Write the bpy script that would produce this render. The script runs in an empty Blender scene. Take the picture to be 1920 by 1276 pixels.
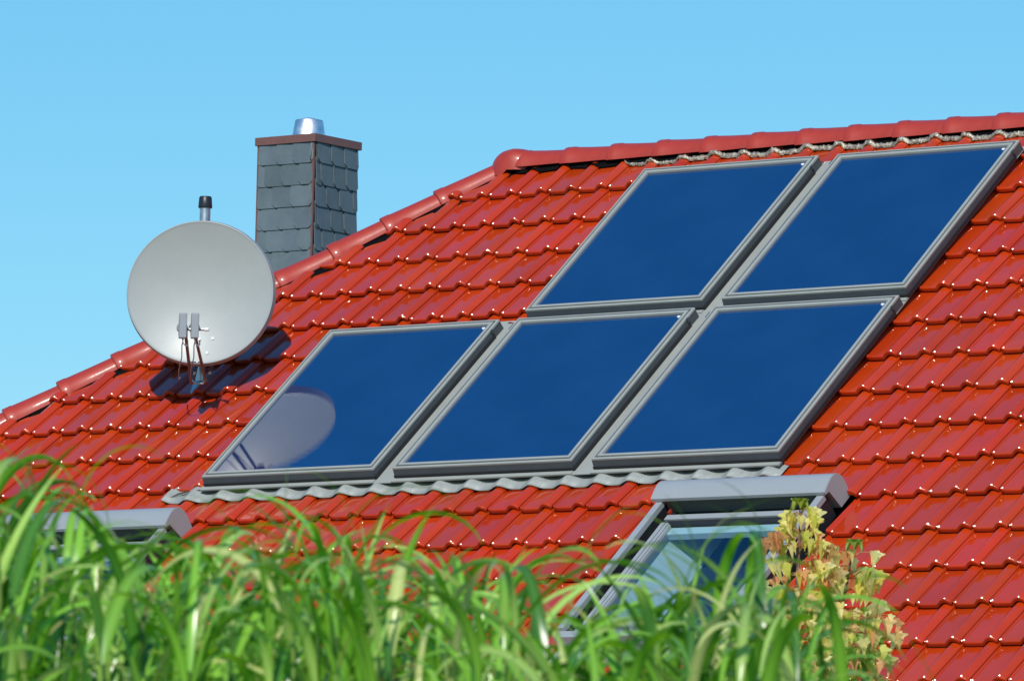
import bpy, bmesh, math, random
import numpy as np
from mathutils import Vector, Matrix
from math import sin, cos, tan, pi, radians, sqrt

random.seed(7)
C = bpy.context.scene
COL = C.collection
Z0 = 4.7                                             # height of the collectors' lower edge above the ground
# ------------------------------------------------------------------ camera, sky, sun, exposure
YAW, PITCH, ROLL = 0.63967, 0.10877, 0.02212
CAM = Vector((21.6555, -26.4461, -2.9897 + Z0))
FW = Vector((-sin(YAW)*cos(PITCH), cos(YAW)*cos(PITCH), sin(PITCH)))
RT = Vector((cos(YAW), sin(YAW), 0)); UP = RT.cross(FW)
RT2 = RT*cos(ROLL) + UP*sin(ROLL); UP2 = UP*cos(ROLL) - RT*sin(ROLL)
cd = bpy.data.cameras.new('camera'); cam = bpy.data.objects.new('camera', cd); COL.objects.link(cam)
cam.matrix_world = Matrix(((RT2.x, UP2.x, -FW.x, CAM.x), (RT2.y, UP2.y, -FW.y, CAM.y), (RT2.z, UP2.z, -FW.z, CAM.z), (0, 0, 0, 1)))
cd.sensor_fit = 'HORIZONTAL'; cd.sensor_width = 36; cd.lens = 36*12450.9/1920
cd.clip_start = 0.5; cd.clip_end = 4000
cd.dof.use_dof = True; cd.dof.focus_distance = 34.6; cd.dof.aperture_fstop = 17
C.camera = cam
SUN_AZ, SUN_EL = radians(155), radians(35.5)          # azimuth clockwise from +Y
w = bpy.data.worlds.new('World'); C.world = w; w.use_nodes = True
wn = w.node_tree.nodes; wl = w.node_tree.links
sky = wn.new('ShaderNodeTexSky'); sky.sky_type = 'NISHITA'; sky.sun_disc = False
sky.sun_elevation = SUN_EL; sky.sun_rotation = SUN_AZ
sky.altitude = 0; sky.air_density = 1.0; sky.dust_density = 0.0; sky.ozone_density = 4.0
# clear deep blue air: each channel of the sky falls off towards the zenith at its own rate
sp = wn.new('ShaderNodeSeparateColor'); cb = wn.new('ShaderNodeCombineColor'); wl.new(sky.outputs[0], sp.inputs[0])
for i_, (k_, g_) in enumerate(((.413, 1.3), (1.50, .80), (2.877, .55))):
    pw_ = wn.new('ShaderNodeMath'); pw_.operation = 'POWER'; pw_.inputs[1].default_value = g_; wl.new(sp.outputs[i_], pw_.inputs[0])
    ml_ = wn.new('ShaderNodeMath'); ml_.operation = 'MULTIPLY'; ml_.inputs[1].default_value = k_; wl.new(pw_.outputs[0], ml_.inputs[0]); wl.new(ml_.outputs[0], cb.inputs[i_])
wl.new(cb.outputs[0], wn['Background'].inputs[0]); wn['Background'].inputs[1].default_value = 0.1
sd = bpy.data.lights.new('sun', 'SUN'); sun = bpy.data.objects.new('sun', sd); COL.objects.link(sun)
sd.energy = 4.0; sd.angle = radians(0.53); sd.color = (1, .95, .87)
LS = Vector((sin(SUN_AZ)*cos(SUN_EL), cos(SUN_AZ)*cos(SUN_EL), sin(SUN_EL)))
sun.rotation_euler = LS.to_track_quat('Z', 'Y').to_euler(); sun.location = (10, -20, 30)
C.view_settings.view_transform = 'Standard'; C.view_settings.look = 'None'; C.view_settings.exposure = 0.0
C.view_settings.gamma = 1
# ------------------------------------------------------------------ helpers
AL = 0.695045                                        # roof pitch
TV = Vector((0, cos(AL), sin(AL))); NV = Vector((0, -sin(AL), cos(AL)))
def R(s, t, h=0.0):                                  # a point on the front roof slope
    return Vector((s, 0, Z0)) + TV*t + NV*h
def roofmat(s, t, h=0.0):
    p = R(s, t, h)
    return Matrix(((1, 0, 0, p.x), (0, TV.y, NV.y, p.y), (0, TV.z, NV.z, p.z), (0, 0, 0, 1)))

def tag(o, label=None, cat=None, group=None, kind=None):
    if label: o['label'] = label
    if cat: o['category'] = cat
    if group: o['group'] = group
    if kind: o['kind'] = kind
    return o
def empty(name, loc=None, mat=None):
    o = bpy.data.objects.new(name, None); COL.objects.link(o)
    if mat is not None: o.matrix_world = mat
    else: o.location = loc
    o.empty_display_size = .2
    return o
class MB:
    def __init__(s): s.v = []; s.f = []; s.m = []; s.col = None
    def add(s, vs, fs, mi=0):
        b = len(s.v); s.v += [tuple(v) for v in vs]; s.f += [tuple(i+b for i in f) for f in fs]; s.m += [mi]*len(fs)
    def box(s, a, b, mi=0):
        x0, y0, z0 = a; x1, y1, z1 = b
        s.add([(x0,y0,z0),(x1,y0,z0),(x1,y1,z0),(x0,y1,z0),(x0,y0,z1),(x1,y0,z1),(x1,y1,z1),(x0,y1,z1)],
              [(0,3,2,1),(4,5,6,7),(0,1,5,4),(1,2,6,5),(2,3,7,6),(3,0,4,7)], mi)
    def extr(s, poly, d, mi=0):                      # poly: 3D points, extruded along vector d
        n = len(poly); d = Vector(d)
        s.add([Vector(p) for p in poly] + [Vector(p)+d for p in poly],
              [tuple(range(n))[::-1], tuple(range(n, 2*n))] + [(i, (i+1) % n, (i+1) % n+n, i+n) for i in range(n)], mi)
    def tube(s, pts, r, n=8, mi=0, caps=True):
        pts = [Vector(p) for p in pts]; rs = r if isinstance(r, (list, tuple)) else [r]*len(pts)
        b = len(s.v); up = None
        for i, p in enumerate(pts):
            d = (pts[min(i+1, len(pts)-1)] - pts[max(i-1, 0)]).normalized()
            if up is None: up = Vector((0, 0, 1)) if abs(d.z) < .9 else Vector((1, 0, 0))
            a = d.cross(up).normalized(); c = a.cross(d).normalized(); up = c
            for k in range(n):
                th = 2*pi*k/n; s.v.append(tuple(p + (a*cos(th)+c*sin(th))*rs[i]))
        for i in range(len(pts)-1):
            for k in range(n):
                s.f.append((b+i*n+k, b+i*n+(k+1) % n, b+(i+1)*n+(k+1) % n, b+(i+1)*n+k)); s.m.append(mi)
        if caps:
            s.f.append(tuple(b+k for k in range(n))[::-1]); s.m.append(mi)
            s.f.append(tuple(b+(len(pts)-1)*n+k for k in range(n))); s.m.append(mi)
    def grid(s, rows, mi=0, closed=False):
        b = len(s.v); n = len(rows[0])
        for r in rows: s.v += [tuple(p) for p in r]
        for i in range(len(rows)-1):
            for k in range(n if closed else n-1):
                s.f.append((b+i*n+k, b+i*n+(k+1) % n, b+(i+1)*n+(k+1) % n, b+(i+1)*n+k)); s.m.append(mi)
    def build(s, name, mats, parent=None, smooth=False, bevel=0, world=False, fixn=True):
        me = bpy.data.meshes.new(name)
        vs = s.v
        if world and parent is not None:
            inv = parent.matrix_world.inverted() if parent.parent is None else (parent.parent.matrix_world @ parent.matrix_basis).inverted()
            vs = [tuple(inv @ Vector(v)) for v in vs]
        me.from_pydata(vs, [], s.f)
        if not isinstance(mats, (list, tuple)): mats = [mats]
        for m in mats: me.materials.append(m)
        me.polygons.foreach_set('material_index', s.m)
        if s.col is not None:
            a = me.color_attributes.new('tint', 'FLOAT_COLOR', 'POINT')
            a.data.foreach_set('color', [x for c in s.col for x in c])
        if fixn:
            bm = bmesh.new(); bm.from_mesh(me); bmesh.ops.recalc_face_normals(bm, faces=bm.faces); bm.to_mesh(me); bm.free()
        if smooth:
            me.polygons.foreach_set('use_smooth', [True]*len(me.polygons))
            if smooth != 'all': me.set_sharp_from_angle(angle=radians(40))
        me.update()
        o = bpy.data.objects.new(name, me); COL.objects.link(o)
        if parent is not None: o.parent = parent
        if bevel:
            b = o.modifiers.new('bevel', 'BEVEL'); b.width = bevel; b.segments = 2; b.limit_method = 'ANGLE'; b.angle_limit = radians(40)
        return o

def mat(name, col, rough=.5, metal=0, coat=0, coatr=.05, var=0, vscale=3, bump=0, bscale=30, ior=1.5, tint=False, rvar=0, hue=0):
    m = bpy.data.materials.new(name); m.use_nodes = True
    nt = m.node_tree; n = nt.nodes; l = nt.links; b = n['Principled BSDF']
    b.inputs['Base Color'].default_value = (*col, 1); b.inputs['Roughness'].default_value = rough
    b.inputs['Metallic'].default_value = metal; b.inputs['Coat Weight'].default_value = coat
    b.inputs['Coat Roughness'].default_value = coatr; b.inputs['IOR'].default_value = ior
    tc = n.new('ShaderNodeTexCoord')
    src = None
    if tint:
        a = n.new('ShaderNodeAttribute'); a.attribute_name = 'tint'; src = a.outputs['Color']
    if var:
        nz = n.new('ShaderNodeTexNoise'); nz.inputs['Scale'].default_value = vscale; nz.inputs['Detail'].default_value = 6; nz.inputs['Roughness'].default_value = .65
        l.new(tc.outputs['Object'], nz.inputs['Vector'])
        mr = n.new('ShaderNodeMapRange'); mr.inputs['From Min'].default_value = .3; mr.inputs['From Max'].default_value = .7
        mr.inputs['To Min'].default_value = 1-var; mr.inputs['To Max'].default_value = 1+var
        l.new(nz.outputs['Fac'], mr.inputs['Value'])
        mx = n.new('ShaderNodeMix'); mx.data_type = 'RGBA'; mx.blend_type = 'MULTIPLY'; mx.inputs[0].default_value = 1
        if src: l.new(src, mx.inputs[6])
        else: mx.inputs[6].default_value = (*col, 1)
        l.new(mr.outputs[0], mx.inputs[7]); src = mx.outputs[2]
        if rvar:
            mr2 = n.new('ShaderNodeMapRange'); mr2.inputs['From Min'].default_value = .3; mr2.inputs['From Max'].default_value = .7
            mr2.inputs['To Min'].default_value = max(0, rough-rvar); mr2.inputs['To Max'].default_value = rough+rvar
            l.new(nz.outputs['Fac'], mr2.inputs['Value']); l.new(mr2.outputs[0], b.inputs['Roughness'])
    if src: l.new(src, b.inputs['Base Color'])
    if bump:
        nb = n.new('ShaderNodeTexNoise'); nb.inputs['Scale'].default_value = bscale; nb.inputs['Detail'].default_value = 4
        l.new(tc.outputs['Object'], nb.inputs['Vector'])
        bp = n.new('ShaderNodeBump'); bp.inputs['Strength'].default_value = 1; bp.inputs['Distance'].default_value = bump
        l.new(nb.outputs['Fac'], bp.inputs['Height']); l.new(bp.outputs[0], b.inputs['Normal'])
        if coat: l.new(bp.outputs[0], b.inputs['Coat Normal'])
    return m
M = {}
M['tile'] = mat('glazed red tile', (.50, .030, .008), .35, coat=1, coatr=.055, tint=True, var=.09, vscale=3.5, bump=.00025, bscale=9)
M['tile'].node_tree.nodes['Principled BSDF'].inputs['Coat IOR'].default_value = 1.50; M['tile'].node_tree.nodes['Principled BSDF'].inputs['Specular IOR Level'].default_value = .06
_n = M['tile'].node_tree.nodes; _l = M['tile'].node_tree.links; _p = _n['Principled BSDF']      # small specks of dirt on the glaze
_tc = _n.new('ShaderNodeTexCoord'); _v = _n.new('ShaderNodeTexVoronoi'); _v.inputs['Scale'].default_value = 11; _l.new(_tc.outputs['Object'], _v.inputs['Vector'])
_a = _n.new('ShaderNodeMapRange'); _a.inputs['From Min'].default_value = .035; _a.inputs['From Max'].default_value = .06; _a.inputs['To Min'].default_value = .75; _a.inputs['To Max'].default_value = 0; _l.new(_v.outputs['Distance'], _a.inputs['Value'])
_m = _n.new('ShaderNodeMix'); _m.data_type = 'RGBA'; _l.new(_a.outputs[0], _m.inputs[0]); _l.new(_p.inputs['Base Color'].links[0].from_socket, _m.inputs[6]); _m.inputs[7].default_value = (.16, .03, .015, 1)
_l.new(_m.outputs[2], _p.inputs['Base Color'])
M['ridge'] = mat('glazed red ridge', (.38, .030, .010), .5, coat=.40, coatr=.14, var=.10, vscale=14, bump=.0004, bscale=40)
M['frame'] = mat('grey coated aluminium', (.315, .325, .295), .45, coat=.15, coatr=.3, var=.07, vscale=6, bump=.0002, bscale=60)
M['cladding'] = mat('dark grey cladding', (.050, .060, .068), .45, var=.10, vscale=8)
M['rubber'] = mat('black rubber seal', (.012, .013, .016), .6)  # also used for shade in the roof window gaps
M['flash'] = mat('grey flashing sheet', (.31, .32, .29), .5, var=.09, vscale=4, bump=.0008, bscale=12)
M['apron'] = mat('pleated lead grey apron', (.29, .305, .285), .5, var=.14, vscale=20, bump=.0008, bscale=60)
M['mesh'] = mat('crumpled ridge roll', (.40, .35, .27), .38, metal=.45, var=.75, vscale=60, bump=.006, bscale=110)
M['black'] = mat('black ridge fleece', (.007, .007, .008), .9, var=.4, vscale=60)
M['slate'] = mat('chimney slate', (.085, .105, .118), .48, var=.15, vscale=9, tint=True, bump=.0012, bscale=50)
M['trim'] = mat('red brown coated sheet', (.17, .075, .062), .4, var=.1, vscale=10)
M['steel'] = mat('brushed stainless steel', (.88, .87, .84), .42, metal=1, var=.12, vscale=20, rvar=.08)
M['galv'] = mat('galvanised steel', (.48, .50, .52), .35, metal=.85, var=.2, vscale=30)
M['dish'] = mat('light grey dish paint', (.325, .345, .338), .5, coat=.22, coatr=.3, var=.035, vscale=9, bump=.0003, bscale=6)
M['lnb'] = mat('pale grey plastic', (.24, .255, .28), .4, var=.05, vscale=20)
M['darkplastic'] = mat('black plastic', (.015, .016, .024), .4)
M['copper'] = mat('bronze coated arm', (.19, .14, .12), .35, metal=.5, var=.15, vscale=30)
M['white'] = mat('white paint', (.75, .76, .74), .5, var=.03)
M['hood'] = mat('silver grey shutter box', (.30, .32, .33), .38, coat=.2, coatr=.3, var=.03, vscale=4)
M['brick'] = mat('pale render', (.55, .50, .42), .9, var=.08, vscale=2, bump=.002, bscale=80)
M['dark'] = mat('dark room', (.02, .025, .04), .9)
M['wood'] = mat('bark', (.16, .085, .06), .7, var=.3, vscale=60)
M['ground'] = mat('lawn ground', (.07, .11, .03), .95, var=.3, vscale=.6)

M['black'].node_tree.nodes['Principled BSDF'].inputs['Specular IOR Level'].default_value = 0
# glass over the absorbers of the collectors: deep blue below a strongly mirroring sheet
def absorber():
    m = bpy.data.materials.new('blue absorber under glass'); m.use_nodes = True
    n = m.node_tree.nodes; l = m.node_tree.links; b = n['Principled BSDF']
    tc = n.new('ShaderNodeTexCoord')
    nz = n.new('ShaderNodeTexNoise'); nz.inputs['Scale'].default_value = 2.2; nz.inputs['Detail'].default_value = 5
    l.new(tc.outputs['Object'], nz.inputs['Vector'])
    cr = n.new('ShaderNodeValToRGB'); cr.color_ramp.elements[0].position = .3; cr.color_ramp.elements[1].position = .75
    cr.color_ramp.elements[0].color = (.0010, .017, .085, 1); cr.color_ramp.elements[1].color = (.004, .029, .110, 1)
    nf = n.new('ShaderNodeTexNoise'); nf.inputs['Scale'].default_value = 150; nf.inputs['Detail'].default_value = 2
    l.new(tc.outputs['Object'], nf.inputs['Vector'])
    ma = n.new('ShaderNodeMath'); ma.operation = 'MULTIPLY_ADD'; ma.inputs[1].default_value = .8; ma.inputs[2].default_value = -.4; l.new(nf.outputs['Fac'], ma.inputs[0])
    mb_ = n.new('ShaderNodeMath'); mb_.operation = 'ADD'; l.new(ma.outputs[0], mb_.inputs[0]); l.new(nz.outputs['Fac'], mb_.inputs[1])
    l.new(mb_.outputs[0], cr.inputs[0])
    # specks of dust
    vz = n.new('ShaderNodeTexVoronoi'); vz.inputs['Scale'].default_value = 42
    l.new(tc.outputs['Object'], vz.inputs['Vector'])
    lt = n.new('ShaderNodeMath'); lt.operation = 'LESS_THAN'; lt.inputs[1].default_value = .07; l.new(vz.outputs['Distance'], lt.inputs[0])
    v2 = n.new('ShaderNodeSeparateColor'); l.new(vz.outputs['Color'], v2.inputs[0])
    g2 = n.new('ShaderNodeMath'); g2.operation = 'GREATER_THAN'; g2.inputs[1].default_value = .93; l.new(v2.outputs[0], g2.inputs[0])
    mu = n.new('ShaderNodeMath'); mu.operation = 'MULTIPLY'; l.new(lt.outputs[0], mu.inputs[0]); l.new(g2.outputs[0], mu.inputs[1])
    m2 = n.new('ShaderNodeMath'); m2.operation = 'MULTIPLY'; m2.inputs[1].default_value = .35; l.new(mu.outputs[0], m2.inputs[0])
    mx = n.new('ShaderNodeMix'); mx.data_type = 'RGBA'; l.new(m2.outputs[0], mx.inputs[0]); l.new(cr.outputs[0], mx.inputs[6]); mx.inputs[7].default_value = (.35, .42, .5, 1)
    l.new(mx.outputs[2], b.inputs['Base Color'])
    b.inputs['Roughness'].default_value = .6; b.inputs['Specular IOR Level'].default_value = 0
    b.inputs['Coat Weight'].default_value = 1; b.inputs['Coat IOR'].default_value = 3.4; b.inputs['Coat Roughness'].default_value = .02
    wv = n.new('ShaderNodeTexWave'); wv.wave_type = 'BANDS'; wv.bands_direction = 'Y'; wv.inputs['Scale'].default_value = 28; wv.inputs['Distortion'].default_value = 1.2
    l.new(tc.outputs['Object'], wv.inputs['Vector'])
    ad = n.new('ShaderNodeMath'); ad.operation = 'MULTIPLY_ADD'; ad.inputs[1].default_value = .25; l.new(wv.outputs['Fac'], ad.inputs[0]); l.new(nz.outputs['Fac'], ad.inputs[2])
    bp = n.new('ShaderNodeBump'); bp.inputs['Distance'].default_value = .0001; l.new(ad.outputs[0], bp.inputs['Height']); l.new(bp.outputs[0], b.inputs['Coat Normal'])
    return m
M['absorber'] = absorber()
def glass():
    m = bpy.data.materials.new('window glass'); m.use_nodes = True
    n = m.node_tree.nodes; l = m.node_tree.links; n.remove(n['Principled BSDF'])
    ge = n.new('ShaderNodeNewGeometry'); dt = n.new('ShaderNodeVectorMath'); dt.operation = 'DOT_PRODUCT'; l.new(ge.outputs['Incoming'], dt.inputs[0]); l.new(ge.outputs['Normal'], dt.inputs[1])
    def mth(op, a, b_, c_=None):
        q = n.new('ShaderNodeMath'); q.operation = op
        for i_, v_ in enumerate((a, b_, c_)):
            if v_ is None: continue
            if isinstance(v_, (int, float)): q.inputs[i_].default_value = v_
            else: l.new(v_, q.inputs[i_])
        return q.outputs[0]
    ab = mth('ABSOLUTE', dt.outputs['Value'], None); fr = mth('MULTIPLY_ADD', mth('POWER', mth('SUBTRACT', 1, ab), 5), .80, .20)   # Schlick, the same from both sides
    tr = n.new('ShaderNodeBsdfTransparent'); tr.inputs[0].default_value = (.66, .84, .88, 1)
    gl = n.new('ShaderNodeBsdfGlossy'); gl.inputs['Roughness'].default_value = .01
    mx = n.new('ShaderNodeMixShader'); l.new(fr, mx.inputs[0]); l.new(tr.outputs[0], mx.inputs[1]); l.new(gl.outputs[0], mx.inputs[2])
    l.new(mx.outputs[0], n['Material Output'].inputs[0]); return m
M['glass'] = glass()
def leafmat(name, gloss=.25, trans=.35, rough=.4):
    m = bpy.data.materials.new(name); m.use_nodes = True
    n = m.node_tree.nodes; l = m.node_tree.links; b = n['Principled BSDF']
    a = n.new('ShaderNodeAttribute'); a.attribute_name = 'tint'
    b.inputs['Roughness'].default_value = rough; l.new(a.outputs['Color'], b.inputs['Base Color'])
    t = n.new('ShaderNodeBsdfTranslucent')
    hs = n.new('ShaderNodeHueSaturation'); hs.inputs['Hue'].default_value = .485; hs.inputs['Saturation'].default_value = 1.15; hs.inputs['Value'].default_value = 1.4
    l.new(a.outputs['Color'], hs.inputs['Color']); l.new(hs.outputs[0], t.inputs[0])
    mx = n.new('ShaderNodeMixShader'); mx.inputs[0].default_value = trans
    l.new(b.outputs[0], mx.inputs[1]); l.new(t.outputs[0], mx.inputs[2]); l.new(mx.outputs[0], n['Material Output'].inputs[0])
    return m
M['blade'] = leafmat('long grass blade', trans=.34, rough=.26)
M['leaf'] = leafmat('maple leaf', trans=.48, rough=.55)

# ------------------------------------------------------------------ ground
g = MB(); g.add([(-900, -900, 0), (900, -900, 0), (900, 900, 0), (-900, 900, 0)], [(0, 1, 2, 3)])
tag(g.build('ground', M['ground']), kind='structure')

# ------------------------------------------------------------------ house
house = empty('house', (3.4, 2.4, 0))
tag(house, 'house with a glazed red tiled hip roof carrying the collectors and the slate chimney', 'house')
bpy.context.view_layer.update()
HT = -0.072                                          # crown plane of the tiles
APX, APT = 0.115, 3.135                               # left end of the ridge on the roof slope
A0 = R(APX, APT, HT); A = A0 - Vector((0, 0, .078))
HK = 1.131*cos(AL)                                    # plan slope of the hip (dy per dx)
HZ = 1.131*sin(AL)
BETA = math.atan(HZ)
RIDGE_X1 = 7.2
EAVE_T = -2.7
# profile of one tile over its cover width 0.2
PU = []
for u, z in ((-.030, -.001), (-.026, .008), (-.021, .008), (-.018, .001), (-.014, .001), (-.011, .007), (-.006, .007), (-.002, -.006), (.0055, -.008), (.0075, -.001), (.012, 0), (.035, 0), (.075, 0), (.105, 0), (.112, -.0012), (.1145, .0)):
    PU.append((u, z))
for k in range(1, 15):
    a = -1 + 2*k/14
    PU.append((.158 + .0400*a, .0275*sin((a+1)*pi/2)**1.1 if a < 0 else .006+.0215*(1-a*a)**.95))
PU.append((.1975, .003))
PU = np.array(PU)
# along the tile: (v, drop, lift) from the nose upwards
PV = [(.002, -.0245), (.0, -.012)] + [(.010*(1-sin(a_)), -.010*(1-cos(a_))) for a_ in (radians(90), radians(74), radians(58), radians(44), radians(30), radians(15), 0)] + [(.06, 0), (.16, 0), (.26, 0), (.305, 0), (.335, 0)]
ROW = .3055
def nose_shift(u):                                    # cut corners of the nose
    s_ = 0
    if u < .022: s_ = .021*min(1, ((.022-u)/.03))**1.2
    if u > .188: s_ = .006*(u-.188)/.012
    return s_
def tile(mb, fn, s0, t0, smin, smax, tmin, tmax, tintc, rng, detail=True):
    us = PU
    keep = (us[:, 0]+s0 >= smin-1e-6) & (us[:, 0]+s0 <= smax+1e-6)
    us = us[keep]
    if len(us) < 3: return
    dh = rng.uniform(-.0012, .0012); tw = rng.uniform(-.010, .010); tp = rng.uniform(-.006, .006); dv = rng.uniform(-.0015, .0015)
    rows = []
    for v, dz in PV:
        row = []
        for u, z in us:
            vv = v + (nose_shift(u) if v < .05 else 0) + dv
            t = min(max(t0+vv, tmin), tmax)
            lift = .033*(1-max(0, vv)/ROW)
            h = -.110 + z + lift + dz + dh + tw*(u-.1) + tp*(vv-.15)
            row.append(fn(s0+u, t, h))
        rows.append(row)
    if t0+.3 < tmin: return
    mb.grid(rows); n = len(rows)*len(rows[0]); mb.col += [tintc]*n
    if detail and smin < -50 and smax > 50 and tmin < -50 and tmax > 50:
        # facets added to catch sun glints at nose corners and below the upper nose
        for (bu, bv, bz, rc, Rc) in ((.0175, .0125, .0018, .0066, .075), (.172, .0050, .0250, .0068, .075), (.020+rng.uniform(-.003, .003), .283, .0008, .0026, .024), (.027+rng.uniform(-.003, .003), .272+rng.uniform(-.005, .005), .0008, .0030, .024), (.024+rng.uniform(-.004, .004), .258+rng.uniform(-.006, .006), .0006, .0024, .020), (.165, .270, .0265, .0022, .014)):  # small ones stand for light thrown back by the nose above
            if bv > .1 and rng.random() < .2: continue
            lift = .033*(1-bv/ROW); b0 = -.110 + lift + bz + dh + tw*(bu-.1) + tp*(bv-.15)
            rc = rc*rng.uniform(.62, 1.0)
            mm = Vector((.503+rng.uniform(-.018, .018), -.476+rng.uniform(-.018, .018), .72)).normalized(); e1 = mm.cross(Vector((0, 0, 1))).normalized(); e2 = mm.cross(e1)  # tilt lies midway between sun and camera
            vs = []; base_ = Vector((s0+bu, t0+bv, b0))
            for rr_ in (1.18, 1.0, 1.0, .66, .33):        # the second ring is doubled so the facet keeps its own shading
                for k in range(10):
                    sag = Rc-sqrt(Rc*Rc-(rc*min(rr_, 1))**2) + (rc*.8 if rr_ > 1.1 else 0)
                    pp = base_ + (e1*cos(k*pi/5)+e2*sin(k*pi/5))*(rc*rr_) - mm*sag
                    vs.append(fn(pp.x, pp.y, pp.z))
            vs.append(fn(base_.x, base_.y, base_.z))
            fs = [(i*10+k, i*10+10+k, i*10+10+(k+1) % 10, i*10+(k+1) % 10) for i in (0, 2, 3) for k in range(10)] + [(40+k, 50, 40+(k+1) % 10) for k in range(10)]
            mb.add(vs, fs); mb.col += [tintc]*51
rng = random.Random(3)
def rect(s0, s1, t0, t1): return (s0, s1, t0, t1)
# openings in the front slope (s0, s1, t0, t1)
HOLES = [rect(-.02, 3.565, -.065, 1.40), rect(1.28, 3.565, 1.30, 2.80), rect(3.135, 4.165, -1.56, -.30), rect(-1.02, .12, -1.64, -.36)]
tm = MB(); tm.col = []
for r in range(-8, 11):
    t0 = -.305 + ROW*r
    for c in range(-31, 66):
        s0 = -.02 + .2*c                               # pan starts here
        y_h = APT - (APX - s0 - .2)*1.131
        if t0 > y_h + .05: continue
        if t0 > APT - (s0-RIDGE_X1)*1.131 + .05: continue
        base = rng.uniform(.87, 1.06)
        tint = (.455*base, .036*base*rng.uniform(.85, 1.2), .004*base, 1)
        smin, smax, tmin, tmax = -99, 99, -99, 99; skip = False
        for (a0, a1, b0, b1) in HOLES:
            cs0, cs1 = s0, s0+.2; ct0, ct1 = t0, t0+ROW
            if cs1 <= a0+.001 or cs0 >= a1-.001 or ct1 <= b0+.001 or ct0 >= b1-.001: continue
            # overlap: crop on the side with most left over
            L, Rr, B, T = a0-cs0, cs1-a1, b0-ct0, ct1-b1
            best = max(L, Rr, B, T)
            if best < .02: skip = True; break
            if best == B: tmax = min(tmax, b0)
            elif best == T:
                tmin = max(tmin, b1)
            elif best == L: smax = min(smax, a0)
            else: smin = max(smin, a1)
        if skip: continue
        tile(tm, R, s0, t0, smin, smax, tmin, tmax, tint, rng)
def build_roof(mb, name, parent, planes):
    me = bpy.data.meshes.new(name); me.from_pydata(mb.v, [], mb.f)
    a = me.color_attributes.new('tint', 'FLOAT_COLOR', 'POINT'); a.data.foreach_set('color', [x for c in mb.col for x in c])
    bm = bmesh.new(); bm.from_mesh(me)
    for co, no in planes:
        bmesh.ops.bisect_plane(bm, geom=bm.verts[:]+bm.edges[:]+bm.faces[:], plane_co=co, plane_no=no, clear_outer=True)
    bmesh.ops.translate(bm, verts=bm.verts, vec=-Vector(parent.location))
    bm.to_mesh(me); bm.free()
    me.materials.append(M['tile']); me.polygons.foreach_set('use_smooth', [True]*len(me.polygons)); me.update()
    o = bpy.data.objects.new(name, me); COL.objects.link(o); o.parent = parent; return o
nl = Vector((-HK, 1, 0)).normalized(); nr = Vector((HK, 1, 0)).normalized()
AR = A + Vector((RIDGE_X1-APX, 0, 0))
gapl = Vector((.03, 0, 0))
roof = build_roof(tm, 'roof', house, [(A+gapl*5, nl), (AR-gapl, nr), (R(0, APT-.085, 0), TV)])
tag(roof, 'glazed red pantile roof slope')
# hip end slope and rear slopes (turned away from the street)
def RL(s, t, h): return A - Vector((0, 1, 0))*s + Vector((cos(BETA), 0, sin(BETA)))*t + Vector((-sin(BETA), 0, cos(BETA)))*(h+.075)
lm = MB(); lm.col = []
ELT = (EAVE_T-APT)*sin(AL)/sin(BETA)
for r in range(-27, 0):
    t0 = r*ROW
    if t0 < ELT-.05: continue
    ext = -t0*cos(BETA)*HK
    for c in range(-32, 33):
        s0 = c*.2
        if abs(s0) > ext+.3: continue
        b_ = rng.uniform(.92, 1.06); tile(lm, RL, s0, t0, -99, 99, -99, -.05, (.57*b_, .038*b_, .009*b_, 1), rng, False)
build_roof(lm, 'hip_end_roof', house, [(A-gapl, -nl), (A-gapl, Vector((-HK, -1, 0)))])
sub = MB()                                            # roof deck under the tiles and the slopes at the back
E0 = R(0, EAVE_T, -.16); ez = E0.z; ey = E0.y
dx = (A.z-.09-ez)/HZ; dyy = A.y-ey
a_ = Vector((APX, A.y, A.z-.09)); b_ = Vector((RIDGE_X1, A.y, A.z-.09))
p1 = Vector((APX-dx, ey, ez)); p2 = Vector((RIDGE_X1+dx, ey, ez)); p3 = Vector((RIDGE_X1+dx, ey+2*dyy, ez)); p4 = Vector((APX-dx, ey+2*dyy, ez))
# front slope of the deck leaves the roof window openings free
def dk(s0, s1, t0, t1):
    sub.add([R(s0, t0, -.155), R(s1, t0, -.155), R(s1, t1, -.155), R(s0, t1, -.155)], [(0, 1, 2, 3)])
sub.add([a_, b_, R(RIDGE_X1, -.2, -.155), R(APX-(APT+.2)/1.131, -.2, -.155)], [(3, 2, 1, 0)])
sub.add([b_, R(RIDGE_X1, -.2, -.155), R(RIDGE_X1+(APT+.2)/1.131, -.2, -.155)], [(0, 1, 2)])
dk(-4.6, -1.0, -1.8, -.2); dk(.08, 3.17, -1.8, -.2); dk(4.09, 10.6, -1.8, -.2); dk(-1.0, .08, -.4, -.2); dk(3.17, 4.09, -.36, -.2); dk(-1.0, .08, -1.8, -1.6); dk(3.17, 4.09, -1.8, -1.52)
dk(-4.9, 12, -2.7, -1.8)
sub.add([p1, p4, a_], [(0, 1, 2)]); sub.add([p3, p4, a_, b_], [(0, 1, 2, 3)]); sub.add([p2, p3, b_], [(0, 1, 2)])
so = sub.build('roof_deck', M['dark'], house, world=True, fixn=False)
wb = MB(); wb.box((APX-dx+.5, ey+.5, 0), (RIDGE_X1+dx-.5, ey+2*dyy-.5, .3))
x0, y0, x1, y1 = APX-dx+.5, ey+.5, RIDGE_X1+dx-.5, ey+2*dyy-.5
wb = MB()
for a, b in (((x0, y0), (x1, y0+.3)), ((x0, y1-.3), (x1, y1)), ((x0, y0+.3), (x0+.3, y1-.3)), ((x1-.3, y0+.3), (x1, y1-.3))):
    wb.box((a[0], a[1], 0), (b[0], b[1], ez+.25))
wb.build('wall', M['brick'], house, world=True)
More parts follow.
